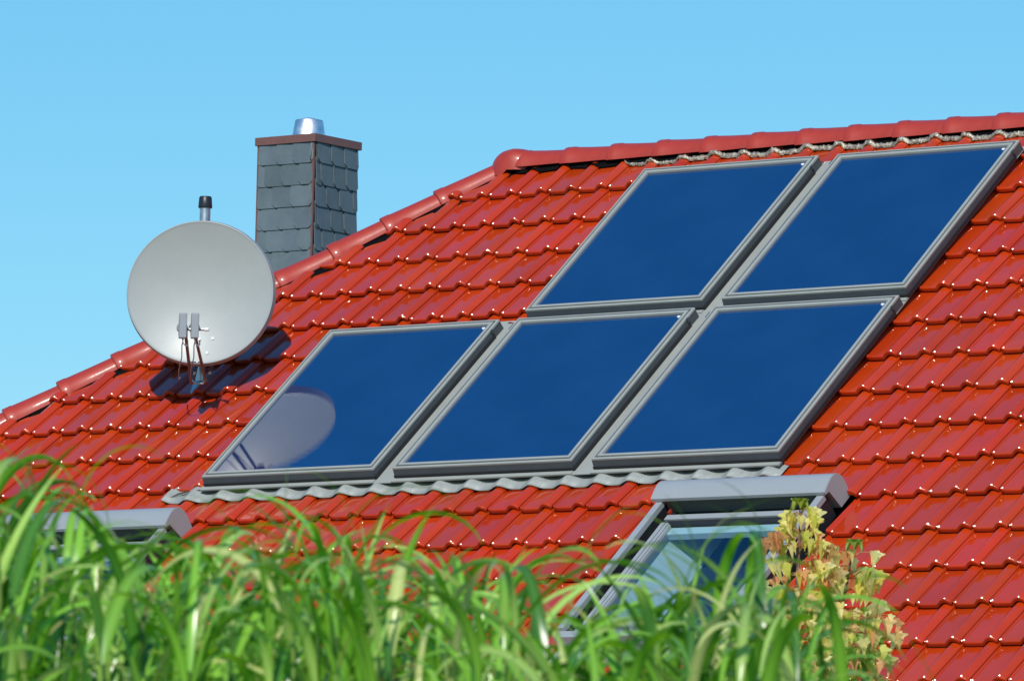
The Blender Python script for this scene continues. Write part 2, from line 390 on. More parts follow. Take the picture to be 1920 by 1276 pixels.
gt = MB(); gy = ey-.09
gt.grid([[Vector((xx, gy-.07*cos(th), ez-.02-.07*sin(th))) for th in [pi*k/10 for k in range(11)]] for xx in (p1.x-.1, p2.x+.1)])
gt.build('gutter', M['galv'], house, world=True, smooth='all')

# ridge and hip caps
def cap_mesh(L, r0, r1, half=100, collar=True):
    mb = MB(); rows = []
    prof = [(.000, r0-.010), (-.002, r0-.003), (-.001, r0+.002), (.003, r0+.004), (.05, r0+.0025), (.058, r0-.001), (L*.5, (r0+r1)/2), (L, r1)] if collar else [(0, r0-.004), (0.003, r0), (L*.5, (r0+r1)/2), (L, r1)]
    for x, r in prof:
        rows.append([Vector((x, r*sin(radians(a))*1.0, r*cos(radians(a)))) for a in np.linspace(-half, half, 19)])
    mb.grid(rows)
    rows = [[p*1 for p in rw] for rw in rows]
    inner = []
    for x in (0, L):
        r = (r0 if x == 0 else r1)-.014
        inner.append([Vector((x, r*sin(radians(a)), r*cos(radians(a)))) for a in np.linspace(-half, half, 19)])
    mb.grid(inner)
    for sd_ in (-1, 1):
        q_ = radians(half*sd_); mb.add([(0, r0*sin(q_), r0*cos(q_)), (L, r1*sin(q_), r1*cos(q_)), (L, (r1-.014)*sin(q_), (r1-.014)*cos(q_)), (0, (r0-.014)*sin(q_), (r0-.014)*cos(q_))], [(0, 1, 2, 3)])
    o = mb.build('ridge_tile', M['ridge'], roof, smooth='all', fixn=False)
    return o
def orient(o, p, d, upv, jit=0):
    d = d.normalized(); y = upv.cross(d).normalized(); z = d.cross(y).normalized()
    m = Matrix(((d.x, y.x, z.x), (d.y, y.y, z.y), (d.z, y.z, z.z)))
    e = m.to_euler(); e.x += rng.uniform(-jit, jit); e.y += rng.uniform(-jit, jit); e.z += rng.uniform(-jit, jit)
    o.rotation_euler = e; o.location = Vector(p) - house.location
hd = Vector((-1, -HK, -HZ)).normalized()              # down the left hip
CAPL = .33
proto = cap_mesh(CAPL+.03, .087, .073, 93)
nhip = 17
OFFH = Vector((0, 0, .004))
for k in range(nhip):
    o = proto if k == 0 else proto.copy()
    if k: COL.objects.link(o)
    p = A + hd*(.10 + CAPL*(k+1)) + OFFH
    orient(o, p, -hd, Vector((0, 0, 1)), .012)
hr = Vector((1, -HK, -HZ)).normalized()
for k in range(nhip):
    o = proto.copy(); COL.objects.link(o)
    orient(o, AR + hr*(.10 + CAPL*(k+1)) + OFFH, -hr, Vector((0, 0, 1)), .01)
proto2 = cap_mesh(.33, .101, .082, 89)
RL_ = .308
k = 0; xx = APX + .10
while xx < RIDGE_X1 - .1:
    o = proto2 if k == 0 else proto2.copy()
    if k: COL.objects.link(o)
    orient(o, Vector((xx, A.y, A.z+.004)), Vector((1, 0, .03)), Vector((0, 0, 1)), .006)
    xx += RL_; k += 1
# three-way cap where the hips meet the ridge
for end, sg in ((A, 1), (AR, -1)):
    mb = MB(); rows = []
    for i in range(9):
        ph = radians(4 + 11*i); row = []
        for j in range(28):
            th = 2*pi*j/28
            stretch = 1 + .22*max(0, cos(th))**2 + .10*max(0, cos(th-radians(180+41)))**4 + .10*max(0, cos(th-radians(180-41)))**4
            rr = .120*sin(min(ph, pi/2))**.75*stretch
            zz = .121*cos(min(ph, pi/2))**.62 - max(0, ph-pi/2)*.2 - (.03*(rr/.13)**2 if cos(th) < 0 else 0)
            row.append(Vector((sg*rr*cos(th), rr*sin(th), zz)))
        rows.append(row)
    mb.grid(rows, closed=True); mb.f.append(tuple(range(28))); mb.m.append(0)
    o = mb.build('ridge_end_cap', M['ridge'], roof, smooth='all'); o.location = end + Vector((sg*.035, 0, .0)) - house.location
# crumpled roll under the ridge
mb = MB(); mb2 = MB()
rows = [[], [], [], []]; n = 700
for i in range(n):
    s_ = APX + .85 + (RIDGE_X1-APX-.9)*i/n
    u = (s_+.02) % .2
    z = np.interp(u, PU[:, 0], PU[:, 1])
    z = z if z > 0 else 0
    j = lambda q: rng.uniform(-q, q)
    lo = APT-.150 + .012*sin(s_*9.1) + j(.003)
    rows[0].append(R(s_, lo-j(.005), -.107+z*.97+.010+j(.003)))
    rows[1].append(R(s_, lo+.002, -.097+z*.97+.012+j(.003)))
    th_ = .003 + .012*min(1, max(0, (s_-1.0)/.5))
    rows[2].append(R(s_, lo+th_+.002+j(.004), -.097+z*.93+.012+th_*.5+j(.005)))
    rows[3].append(R(s_, lo+th_+.008, -.098+z*.8+.010+th_*.3))
mb.grid(rows); mb.build('ridge_roll_edge', M['mesh'], roof, smooth='all', world=True, fixn=False)
mb2.grid([rows[3], [R(APX+.85+(RIDGE_X1-APX-.9)*i/n, APT-.100, -.088) for i in range(n)], [R(APX+.85+(RIDGE_X1-APX-.9)*i/n, APT-.02, -.075) for i in range(n)]])
lrow = [[], [], []]
for i in range(221):                                   # at the left end the dark fleece lies straight on the tiles
    s_ = APX + .10 + .76*i/220; u = (s_+.02) % .2; z = max(0, np.interp(u, PU[:, 0], PU[:, 1]))
    lrow[0].append(R(s_, APT-.135+.01*sin(s_*14)+rng.uniform(-.002, .002), -.105+z+.012)); lrow[1].append(R(s_, APT-.100, -.088)); lrow[2].append(R(s_, APT-.02, -.075))
mb2.grid(lrow)
 
mb2.grid([[R(s_, APT-.135, -.135), R(s_, APT-.03, -.09)] for s_ in (APX-.05, RIDGE_X1)])
mb2.build('ridge_roll', M['black'], roof, world=True, fixn=False)
# dark fleece under the hip caps
for ap, dv, sg in ((A, hd, 1), (AR, hr, -1)):
    mb = MB(); side = Vector((sg, 0, 0))
    inn = []; out = []; far = []
    for i in range(61):
        p = ap + dv*(6.2*i/60)
        q = p + Vector((0, 0, .078)) + Vector((sg, 0, 0))*(.185+rng.uniform(-.012, .012)) - NV*.026
        inn.append(p + Vector((0, 0, .03))); out.append(q); far.append(p + Vector((0, 0, .078)) + Vector((sg*.34, 0, 0)) - NV*.078)
    mb.grid([inn, out, far]); mb.build('hip_roll', M['black'], roof, world=True, fixn=False)

# ------------------------------------------------------------------ collectors
CW, CH, PX, PY = 1.1167, 1.3560, 1.24, 1.4301
def ring(mb, prof, w_, h_, mi=0):
    """mitred frame: prof = list of (inset, z)"""
    rows = []
    for ins, z in prof:
        rows.append([Vector((ins, ins, z)), Vector((w_-ins, ins, z)), Vector((w_-ins, h_-ins, z)), Vector((ins, h_-ins, z))])
    mb.grid(rows, mi, closed=True)
def copy_tree(o, parent=None):
    c = o.copy(); COL.objects.link(c); c.parent = parent
    for ch in o.children: copy_tree(ch, c)
    return c
def make_collector():
    root = empty('solar_collector', mat=roofmat(0, 0))
    f = MB(); ring(f, [(.042, -.014), (.0415, -.002), (.040, 0), (.0245, 0), (.0237, -.001), (.0235, -.013)], CW, CH)
    ring(f, [(.0120, -.013), (.0117, -.002), (.011, -.001), (.002, -.002), (0, -.004), (0, -.014)], CW, CH)
    f.build('frame', M['frame'], root)
    g_ = MB(); ring(g_, [(.0236, -.0125), (.0119, -.0125)], CW, CH); g_.build('seal', M['rubber'], root)
    a = MB(); a.add([(.040, .040, -.012), (CW-.040, .040, -.012), (CW-.040, CH-.040, -.012), (.040, CH-.040, -.012)], [(0, 1, 2, 3)])
    gp = a.build('glass_pane', M['absorber'], root)
    s_ = MB(); s_.box((CW-.079, CH-.066, -.0119), (CW-.060, CH-.055, -.0112)); s_.box((CW-.070, CH-.075, -.0119), (CW-.060, CH-.0665, -.0112)); s_.build('sticker', M['white'], gp)
    # cladding: side walls down to the flashing, the lower one leaning out
    cl = MB()
    z1 = -.060
    def wall(p, q, op, oq, zt=-.012, zb=z1, th=.004):
        p, q, op, oq = map(Vector, (p, q, op, oq))
        vs = [p+Vector((0, 0, zt)), q+Vector((0, 0, zt)), oq+Vector((0, 0, zb)), op+Vector((0, 0, zb))]
        cl.add(vs, [(0, 1, 2, 3)])
    wall((.001, 0, 0), (CW-.001, 0, 0), (.004, -.014, 0), (CW+.004, -.014, 0), zb=-.050)
    wall((CW, 0, 0), (CW, CH-.085, 0), (CW+.004, -.014, 0), (CW+.006, CH-.085, 0))
    wall((CW-.003, CH-.085, 0), (CW-.003, CH, 0), (CW+.002, CH-.085, 0), (CW+.004, CH, 0))
    wall((CW, CH, 0), (0, CH, 0), (CW, CH, 0), (0, CH, 0)); wall((0, CH, 0), (0, 0, 0), (0, CH, 0), (.004, -.014, 0))
    # ribs running along the cladding
    bs = MB(); bs.box((.003, -.0175, -.0535), (CW+.006, -.0125, -.040)); bs.box((CW+.0035, -.012, -.060), (CW+.0085, CH-.088, -.040)); bs.build('base_seal', M['rubber'], root)
    cl.build('side_cladding', M['cladding'], root)
    b = MB(); b.box((-.006, CH-.098, -.012), (.0, CH-.05, -.003)); b.build('side_tab', M['cladding'], root)
    b = MB(); b.box((CW-.001, CH-.104, -.030), (CW+.009, CH-.086, -.006)); b.box((CW+.002, CH-.092, -.058), (CW+.008, CH-.086, -.012))
    b.tube([(CW+.006, CH-.096, -.02), (CW+.013, CH-.096, -.02)], .0045, 8); b.build('corner_clip', M['cladding'], root)
    return root
spots = [(0, 0, 'solar collector mirroring the satellite dish in its blue glass, leftmost of the lower row'),
         (1, 0, 'middle solar collector of the lower row of three, plain blue glass'),
         (2, 0, 'right end collector of the lower row, directly above the roof window'),
         (1, 1, 'left collector of the upper row of two, just under the ridge'),
         (2, 1, 'right collector of the upper row, topmost and nearest the right edge')]
c0 = make_collector()
for i, (a, b, lab) in enumerate(spots):
    o = c0 if i == 0 else copy_tree(c0)
    o.matrix_world = roofmat(a*PX, b*PY)
    tag(o, lab, 'solar collector', 'blue solar collectors set in the roof')
# flashing between and around the collectors (part of the house)
GH = -.060
fl = MB()
def sheet(s0, s1, t0, t1, h): fl.box((s0, t0, h-.003), (s1, t1, h))
mlocal = roofmat(0, 0)
def rb(mb, s0, s1, t0, t1, h0, h1):
    n0 = len(mb.v); mb.box((s0, t0, h0), (s1, t1, h1)); mb.v[n0:] = [tuple(mlocal @ Vector(v)) for v in mb.v[n0:]]
rb(fl, -.01, 3.601, -.045, PY-.005, GH-.004, GH)
rb(fl, PX-.01, 3.601, PY-.005, PY+CH+.03, GH-.0045, GH-.0003)
for a in (0, 1, 2):                                   # upstand lips beside every collector, and its lower sill strip
    rb(fl, a*PX-.004, a*PX+CW+.004, -.046, -.020, GH, -.0535)
for a in (1, 2):
    rb(fl, a*PX-.004, a*PX+CW+.004, PY-.046, PY-.020, GH, -.0535)
fl.build('collector_flashing', M['flash'], house, world=True)
# pleated apron that follows the tiles below the collectors
ap = MB(); rows = []
NS = 1500
vals = [(.02, .006, 0), (-.01, .010, .0), (-.052, .013, .0), (-.108, .015, 0), (-.110, .008, 0)]
fine = [.0]
for (t_, h_, q) in vals:
    row = []
    for i in range(NS):
        s_ = -.235 + 3.86*i/NS
        u = (s_+.02) % .2
        wave = .5-.5*cos(2*pi*((u-.06)/.2))             # smooth corrugation with its crest on the rolls
        steep = wave**1.5
        pl_ = .0022*sin(2*pi*s_/.0105) if (u > .150 or u < .012) else 0
        end = min(1, max(0, (s_+.235)/.10))
        tt = t_ - (.012*wave - .006) + .004*sin(s_*7.3) + (1-end)*.015
        row.append(R(s_, tt, -.104 + .031*steep + h_ + pl_))
    rows.append(row)
ap.grid(rows)
ap.build('flashing_apron', M['apron'], house, world=True, smooth='all', fixn=False)
ft = MB(); ft.add([R(-.01, -.03, -.062), R(-.16, -.045, -.068), R(-.235, -.075, -.088), R(-.12, -.01, -.085), R(-.02, .12, -.07)], [(0, 1, 2, 3, 4)])
ft.add([R(-.01, -.03, -.063), R(-.16, -.045, -.069), R(-.235, -.075, -.089), R(-.12, -.01, -.086), R(-.02, .12, -.071)], [(4, 3, 2, 1, 0)])
ft.build('corner_flashing', M['flash'], house, world=True, fixn=False)

# ------------------------------------------------------------------ roof windows (parts of the house)
WW, WH = .975, 1.20
def roof_window(s0, t0, lab, WW=WW):
    root = MB()
    mw = roofmat(s0, t0)
    loc = roofmat(s0, t0)
    def T(mb, fnc):
        n0 = len(mb.v); fnc(mb); mb.v[n0:] = [tuple(loc @ Vector(v)) for v in mb.v[n0:]]
    fr = MB()
    def outer(mb):
        mb.box((0, -WH, -.0), (.036, -.16, .030)); mb.box((WW-.040, -WH, 0), (WW, -.16, .030))
        mb.box((0, -WH-.05, -.10), (WW, -WH, .012)); mb.box((-.02, -WH-.14, -.10), (WW+.02, -WH-.05, -.07))
        mb.box((.036, -.03, -.10), (WW-.036, 0, .0))
        pass
    T(fr, outer)
    f = fr.build('roof_window', M['hood'], house, world=True, bevel=.002); tag(f, lab)
    def part(name, m, fnc, **k):
        mb = MB(); T(mb, fnc); return mb.build(name, m, f, world=True, **k)
    prof = [(0, -.09), (.004, -.02), (-.002, .02), (-.014, .045), (-.034, .063), (-.060, .073), (-.088, .074), (-.120, .068), (-.165, .054), (-.172, .050), (-.172, .034), (-.165, .034), (-.14, .030), (-.10, -.09)]
    x0_, x1_ = -.022, WW+.012
    def hood(mb):
        n_ = len(prof)
        mb.add([Vector((x0_, y, z)) for y, z in prof] + [Vector((x1_, y, z)) for y, z in prof], [(i, (i+1) % n_, (i+1) % n_+n_, i+n_) for i in range(n_)])
        mb.add([Vector((x0_, y, z)) for y, z in prof], [tuple(range(n_))]); 
    part('shutter_box', M['hood'], hood, smooth=True)
    def hend(mb):
        n_ = len(prof); mb.extr([Vector((x1_, y*1.0, z)) for y, z in prof], (.004, 0, 0))
    part('box_end', M['hood'], hend, bevel=.0015)
    part('rail_gap_shade', M['rubber'], lambda mb: (mb.box((.003, -WH, -.11), (.033, -.14, -.001)), mb.box((WW-.037, -WH, -.11), (WW-.003, -.14, -.001)), mb.box((.036, -WH, -.09), (.079, -.16, -.045)), mb.box((WW-.062, -WH, -.09), (WW-.040, -.16, -.022)), mb.box((.036, -.220, -.10), (WW-.04, -.05, -.080))))  # black boxes: rail sides, and shade of the gaps and slot put into colour
    def sash(mb):
        mb.box((.080, -.262, -.07), (WW-.064, -.224, -.010))         # top bar
        mb.box((.081, -WH, -.07), (.103, -.290, -.008)); mb.box((.106, -WH, -.07), (.124, -.290, -.011))
        mb.box((.127, -WH+.05, -.07), (.137, -.300, -.014))
        mb.box((WW-.118, -WH, -.07), (WW-.066, -.290, -.010)); mb.box((.066, -WH+.0, -.07), (WW-.066, -WH+.05, -.010))
        pass
    part('sash', M['hood'], sash, bevel=.0015)
    part('gasket', M['rubber'], lambda mb: mb.box((.10, -.300, -.07), (WW-.1, -.262, -.020)))
    part('pane', M['glass'], lambda mb: mb.add([(.128, -WH+.04, -.03), (WW-.11, -WH+.04, -.03), (WW-.11, -.29, -.03), (.128, -.29, -.03)], [(0, 1, 2, 3)]), fixn=False)
    part('pale_top_bar', M['white'], lambda mb: mb.box((.130, -.352, -.072), (WW-.105, -.295, -.036)), bevel=.003)  # white bar added for a pale band along the top of the glass
    def lining(mb):                                       # white reveal behind the glass, left side splayed to face the sun
        xa, xb, ya, yb, za, zb = .125, WW-.10, -WH+.03, -.285, -.060, -.26; xd = xa+.10
        yt = yb + (za-zb)*cos(AL)/sin(AL)              # the top lining runs level into the room
        mb.add([(xa, ya, za), (xa, yb, za), (xd, yt, zb), (xd, ya, zb)], [(0, 1, 2, 3)])
        mb.add([(xb, ya, za), (xb, yb, za), (xb, yt, zb), (xb, ya, zb)], [(3, 2, 1, 0)])
        mb.add([(xa, yb, za), (xb, yb, za), (xb, yt, zb), (xa, yt, zb)], [(0, 1, 2, 3)])
        mb.add([(xa, ya, za), (xb, ya, za), (xb, ya, zb), (xa, ya, zb)], [(3, 2, 1, 0)])
    part('window_lining', M['white'], lining, fixn=False)
    part('room_behind', M['dark'], lambda mb: mb.box((-.8, -WH-.3, -1.6), (WW+.3, .35, -.261)), fixn=False)
    part('latch', M['ridge'], lambda mb: mb.box((.075, -.212, -.02), (.085, -.185, -.005)))
roof_window(3.140, -.283, 'roof window on the right, below the collectors, half behind grass')
roof_window(-1.020, -.340, 'roof window at the left, almost hidden behind grass blades', 1.123)

# ------------------------------------------------------------------ chimney (part of the house)
cr = CAM.copy()
def at(k, az, el): return CAM + RT2*az*k + UP2*el*k + FW*k
KC = 37.5
def px(x, y, k):
    d = FW + RT2*((x-960)/12450.9) - UP2*((y-638)/12450.9); return CAM + d*k
corner = px(590, 256, KC); cw = .390
cx, cy, ctop = corner.x - .012, corner.y + .012, corner.z + .018
cbot = ctop - 1.75
core = MB(); core.box((cx-cw, cy, cbot), (cx, cy+cw, ctop-.02))
chim = core.build('chimney', M['slate'], house, world=True, fixn=True)
chim.data.color_attributes.new('tint', 'FLOAT_COLOR', 'POINT').data.foreach_set('color', [.06, .07, .08, 1]*8)
tag(chim, 'slate clad chimney')
sl = MB(); sl.col = []
RH = .1245
def slates(org, du, nv, width, seed, sw, mirror=1):
    rg = random.Random(seed)
    for r in range(13):
        zt = ctop - .055 - RH*r + .03
        off = (r*0.37 % 1)*sw - sw*.9
        u = off
        while u < width:
            w_ = sw*rg.uniform(.94, 1.06); a, b = max(u, .006), min(u+w_+.012, width+.004)
            if b-a > .012:
                ch = .024 if u > .006 else .012
                zb = zt-RH-.012+rg.uniform(-.002, .002)
                poly = [(a, zt+.02), (b, zt+.02), (b, zb), (a+min(ch, (b-a)*.6), zb), (a, zb+ch*.95)]
                if b > width: poly = [(a, zt+.02), (b, zt+.02), (b, zb+.018), (b-.016, zb), (a+min(ch, (b-a)*.4), zb), (a, zb+ch*.95)]
                n_ = len(poly); fr_ = []; bk = []
                for (pu, pz) in poly:
                    d_ = .006 + .010*((zt+.02-pz)/(RH+.03)) + .007*(1-(pu-a)/(b-a+.001))
                    fr_.append(org + du*pu + nv*d_ + Vector((0, 0, pz-org.z)))
                    bk.append(org + du*pu + nv*(d_-.006) + Vector((0, 0, pz-org.z)))
                sl.add(fr_+bk, [tuple(range(n_)), tuple(range(n_, 2*n_))[::-1]] + [(i, i+n_, (i+1) % n_+n_, (i+1) % n_) for i in range(n_)])
                q = rg.uniform(.88, 1.12); sl.col += [(.105*q, .135*q, .148*q*rg.uniform(.97, 1.05), 1)]*(2*n_)
            u += w_
slates(Vector((cx-cw, cy, ctop)), Vector((1, 0, 0)), Vector((0, -1, 0)), cw, 1, .125)
slates(Vector((cx, cy, ctop)), Vector((0, 1, 0)), Vector((1, 0, 0)), cw, 2, .118)
slates(Vector((cx-cw, cy+cw, ctop)), Vector((0, -1, 0)), Vector((-1, 0, 0)), cw, 3, .12)
slates(Vector((cx, cy+cw, ctop)), Vector((-1, 0, 0)), Vector((0, 1, 0)), cw, 4, .12)
sl.build('slate_cladding', M['slate'], chim, world=True)
tr = MB()
for (ax, ay) in ((cx-cw-.012, cy-.010), (cx-.002, cy-.012)):
    tr.box((ax, ay, cbot), (ax+.012, ay+.012, ctop-.02))
tr.build('corner_trim', M['trim'], chim, world=True)
cp = MB(); cp.box((cx-cw-.022, cy-.022, ctop-.046), (cx+.022, cy+cw+.022, ctop)); cp.box((cx-cw+.09, cy-.0242, ctop-.047), (cx-cw+.096, cy-.022, ctop+.001))
cp.build('coping', M['trim'], chim, world=True, bevel=.003)
cc = Vector((cx-cw/2, cy+cw/2, ctop-.001)); cn = MB(); NN = 40
prof = [(.099, 0), (.080, .112), (.078, .114), (.075, .112), (.074, .100)]
cn.grid([[cc+Vector((r*cos(2*pi*k/NN), r*sin(2*pi*k/NN), z)) for k in range(NN)] for r, z in prof], closed=True)
cn.grid([[cc+Vector((r*cos(2*pi*k/NN), r*sin(2*pi*k/NN), z)) for k in range(NN)] for r, z in [(.078, .104), (.060, .116), (.035, .125), (.010, .129), (.001, .129)]], closed=True)
cn.tube([cc+Vector((.09, -.0, 0)), cc+Vector((.072, 0, .114))], .0025, 6)
cn.build('flue_cowl', M['steel'], chim, world=True, smooth=True)

# ------------------------------------------------------------------ satellite dish
dc = Vector((-.4924, .5493, 1.0378+Z0)); daz = radians(-29.4); dtl = radians(1.5)
DN = Vector((-sin(daz)*cos(dtl), -cos(daz)*cos(dtl), sin(dtl))); DH = Vector((cos(daz), -sin(daz), 0)); DV = DH.cross(DN); DV = DV if DV.z > 0 else -DV
def D(h, v, n=0.0): return dc + DH*h + DV*v + DN*n
mp = D(-.042, 0, -.33)                                  # mast axis
tz = (NV.dot(R(0, 0, -.10)) - NV.x*mp.x - NV.y*mp.y)/NV.z
foot = Vector((mp.x, mp.y, tz))
dish = empty('satellite_dish', foot)
tag(dish, 'round light grey satellite dish on a roof mast, casting its shadow on the tiles', 'satellite dish')
bpy.context.view_layer.update()
mb = MB(); NA = 96; ra, rbb = .398, .387
rings = []
for q in (0.0001, .08, .18, .3, .42, .54, .66, .78, .9, .975, 1.0):
    rings.append((q*(ra-.012), q*(rbb-.012), -.062*(1-q*q)))
rings += [(ra-.009, rbb-.009, .002), (ra-.006, rbb-.006, .001), (ra+.003, rbb+.003, -.040), (ra+.001, rbb+.001, -.043)]
for q in (.95, .8, .6, .3, 0.0): rings.append((q*ra, q*rbb, -.062*(1-q*q)-.006-.012*(q > .9)))
mb.grid([[D(a*cos(2*pi*k/NA), b*sin(2*pi*k/NA), n_) for k in range(NA)] for a, b, n_ in rings], closed=True)
mb.build('reflector', M['dish'], dish, world=True, smooth=True, fixn=True)
for (h_, v_) in ((.0, -.245), (.07, -.240), (.045, -.32)):
    mb = MB(); q = -.062*(1-(v_/rbb)**2); mb.tube([D(h_, v_, q-.002), D(h_, v_, q+.010)], [.009, .008], 10)
    mb.build('bolt', M['white'], dish, world=True, smooth=True)
ms = MB(); ms.tube([foot-Vector((0, 0, .12)), Vector((mp.x, mp.y, dc.z+.505))], .029, 24); ms.tube([foot-Vector((0, 0, .02)), foot+Vector((0, 0, .05))], [.060, .034], 24)
mast = ms.build('mast', M['galv'], dish, world=True, smooth=True)
mc = MB(); t_ = Vector((mp.x, mp.y, dc.z+.492)); mc.tube([t_, t_+Vector((0, 0, .006)), t_+Vector((0, 0, .056)), t_+Vector((0, 0, .062))], [.036, .038, .034, .030], 24); mc.build('mast_cap', M['darkplastic'], mast, world=True, smooth=True)
br = MB(); br.tube([D(-.042, -.05, -.30), D(-.01, -.05, -.075)], .03, 12); br.tube([D(-.042, .05, -.30), D(-.01, .05, -.075)], .02, 12); br.extr([D(-.08, -.14, -.085), D(.12, -.14, -.085), D(.12, .12, -.085), D(-.08, .12, -.085)], DN*.02)
br.tube([D(-.042, -.16, -.33), D(-.042, .10, -.33)], .045, 16)
br.build('mount_bracket', M['darkplastic'], dish, world=True)
def arm(h0, h1):
    a = MB(); wv_ = .0075
    path = [(h0*1.0, -.36, -.12), (h0*1.0, -.462, -.02), (h0*.98+h1*.02, -.492, .03), (h0*.92+h1*.08, -.485, .055), (h1, -.29, .33), (h1, -.235, .345)]
    rows = []
    for i, (h_, v_, n_) in enumerate(path):
        rows.append([D(h_-wv_, v_, n_-.012), D(h_+wv_, v_, n_-.012), D(h_+wv_, v_, n_+.012), D(h_-wv_, v_, n_+.012)])
    a.grid(rows, closed=True); return a
HB = .022
arm(HB-.046, HB-.030).build('feed_arm', M['copper'], dish, world=True, bevel=.002)
arm(HB+.036, HB+.022).build('feed_arm', M['copper'], dish, world=True, bevel=.002)
for pts_, r_ in (([D(HB-.046, -.470, .07), D(HB-.02, -.492, .065), D(HB+.02, -.494, .065), D(HB+.036, -.472, .07)], .006), ([D(HB-.03, -.395, .17), D(HB+.03, -.395, .17)], .004), ([D(HB-.05, -.245, .345), D(HB+.075, -.245, .345)], .007)):
    mb = MB(); mb.tube(pts_, r_, 8); mb.build('crossbar', M['galv'], dish, world=True, smooth=True)
mb = MB(); mb.tube([D(HB+.070, -.245, .345), D(HB+.092, -.245, .345)], [.010, .010], 10); mb.build('clamp_screw', M['white'], dish, world=True, smooth=True)
for h_ in (-.036, .028):
    a = MB(); wd = .021
    poly = [(.0, .066), (.03, .070), (.068, .040), (.078, .0), (.068, -.045), (.03, -.066), (0, -.066)]
    def q(d0, d1, hh): return D(h_+HB+hh - d0*.22, d1-.232, .40-d0)
    pr = [q(a0, a1, -wd) for a0, a1 in poly]; pr2 = [q(a0, a1, wd) for a0, a1 in poly]
    n_ = len(poly); a.add(pr+pr2, [tuple(range(n_)), tuple(range(n_, 2*n_))[::-1]] + [(i, i+n_, (i+1) % n_+n_, (i+1) % n_) for i in range(n_)])
    lo = a.build('receiver_head', M['lnb'], dish, world=True, bevel=.005)
    c_ = MB(); c_.tube([q(.07, 0, 0), q(.10, 0, 0)], [.028, .03], 16); c_.build('feed_horn', M['lnb'], lo, world=True, smooth=True)
    k_ = MB(); k_.tube([q(.02, -.066, 0), q(.02, -.09, .004), q(.03, -.105, .02), q(.05, -.095, .03), q(.06, -.07, .03)], .0032, 6)
    k_.tube([q(.03, -.066, .005), q(.06, -.10, .0), q(.12, -.15, .004), q(.22, -.21, -.006), q(.33, -.245, .0), q(.42, -.22, .01)], .003, 6)
    k_.build('cable', M['lnb'], lo, world=True, smooth=True)

# ------------------------------------------------------------------ vegetation in the foreground
FWH = Vector((-sin(YAW), cos(YAW), 0))
def place(xp, d): return Vector((CAM.x, CAM.y, 0)) + FWH*d + RT*((xp-960)/12450.9*d)
def zfor(xp, yp, d): return CAM.z + d*(1997+.0221*(xp-960)-yp)/12450.9
SKY = [(-80, 860), (0, 815), (60, 890), (120, 900), (190, 960), (240, 985), (300, 1000), (360, 1010), (430, 930), (480, 960), (560, 985), (620, 975), (680, 950), (760, 1000), (840, 1035), (920, 1040), (1000, 1060), (1060, 1130), (1120, 1120), (1200, 1130), (1280, 1050), (1350, 1010), (1410, 985), (1450, 1030), (1530, 1100), (1580, 1190), (1630, 1290), (1700, 1330), (1760, 1400), (2000, 1500)]
gx = [a for a, _ in SKY]; gyv = [b-50 for _, b in SKY]
gm = MB(); gm.col = []
gr = random.Random(21)
def blade(P0, phi, L, th0, th1, w0, col, pw=2.0, twist=0.0, seg=14):
    hd_ = Vector((cos(phi), sin(phi), 0)); lat = Vector((-sin(phi), cos(phi), 0)); up = Vector((0, 0, 1))
    p = Vector(P0); b = len(gm.v); dry = gr.random() < .22
    for i in range(seg+1):
        u = i/seg; th = th0 + (th1-th0)*u**pw
        d = up*cos(th) + hd_*sin(th); nn = hd_*cos(th) - up*sin(th)
        tw_ = twist*u; la = lat*cos(tw_) + nn*sin(tw_); n2 = nn*cos(tw_) - lat*sin(tw_)
        ww = w0*min(1, (.25+u*4))*max(.02, (1-u**2.2))**.8*.5
        gm.v += [tuple(p-la*ww), tuple(p-la*ww*.12+n2*ww*.22), tuple(p+la*ww*.12+n2*ww*.22), tuple(p+la*ww)]
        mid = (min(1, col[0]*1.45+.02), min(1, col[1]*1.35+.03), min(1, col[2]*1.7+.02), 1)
        if dry and u > .72:
            q_ = (u-.72)/.28; col_ = tuple(col[k]*(1-q_)+(.42, .33, .12)[k]*q_ for k in range(3)) + (1,)
            gm.col += [col_]*4
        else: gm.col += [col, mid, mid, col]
        if i < seg:
            for k in range(3):
                gm.f.append((b+i*4+k, b+i*4+k+1, b+i*4+5+k, b+i*4+4+k)); gm.m.append(0)
        p = p + d*(L/seg)
def gcol():
    q = gr.random()
    if q < .52: c = (.17, .38, .028)
    elif q < .68: c = (.30, .47, .085)
    elif q < .90: c = (.05, .17, .012)
    else: c = (.42, .48, .13)
    s_ = gr.uniform(.8, 1.2); return (c[0]*s_, c[1]*s_, c[2]*s_, 1)
def rise(L, th0, th1, pw):
    z = m = 0
    for i in range(14):
        z += cos(th0+(th1-th0)*(i/14)**pw)*L/14; m = max(m, z)
    return m
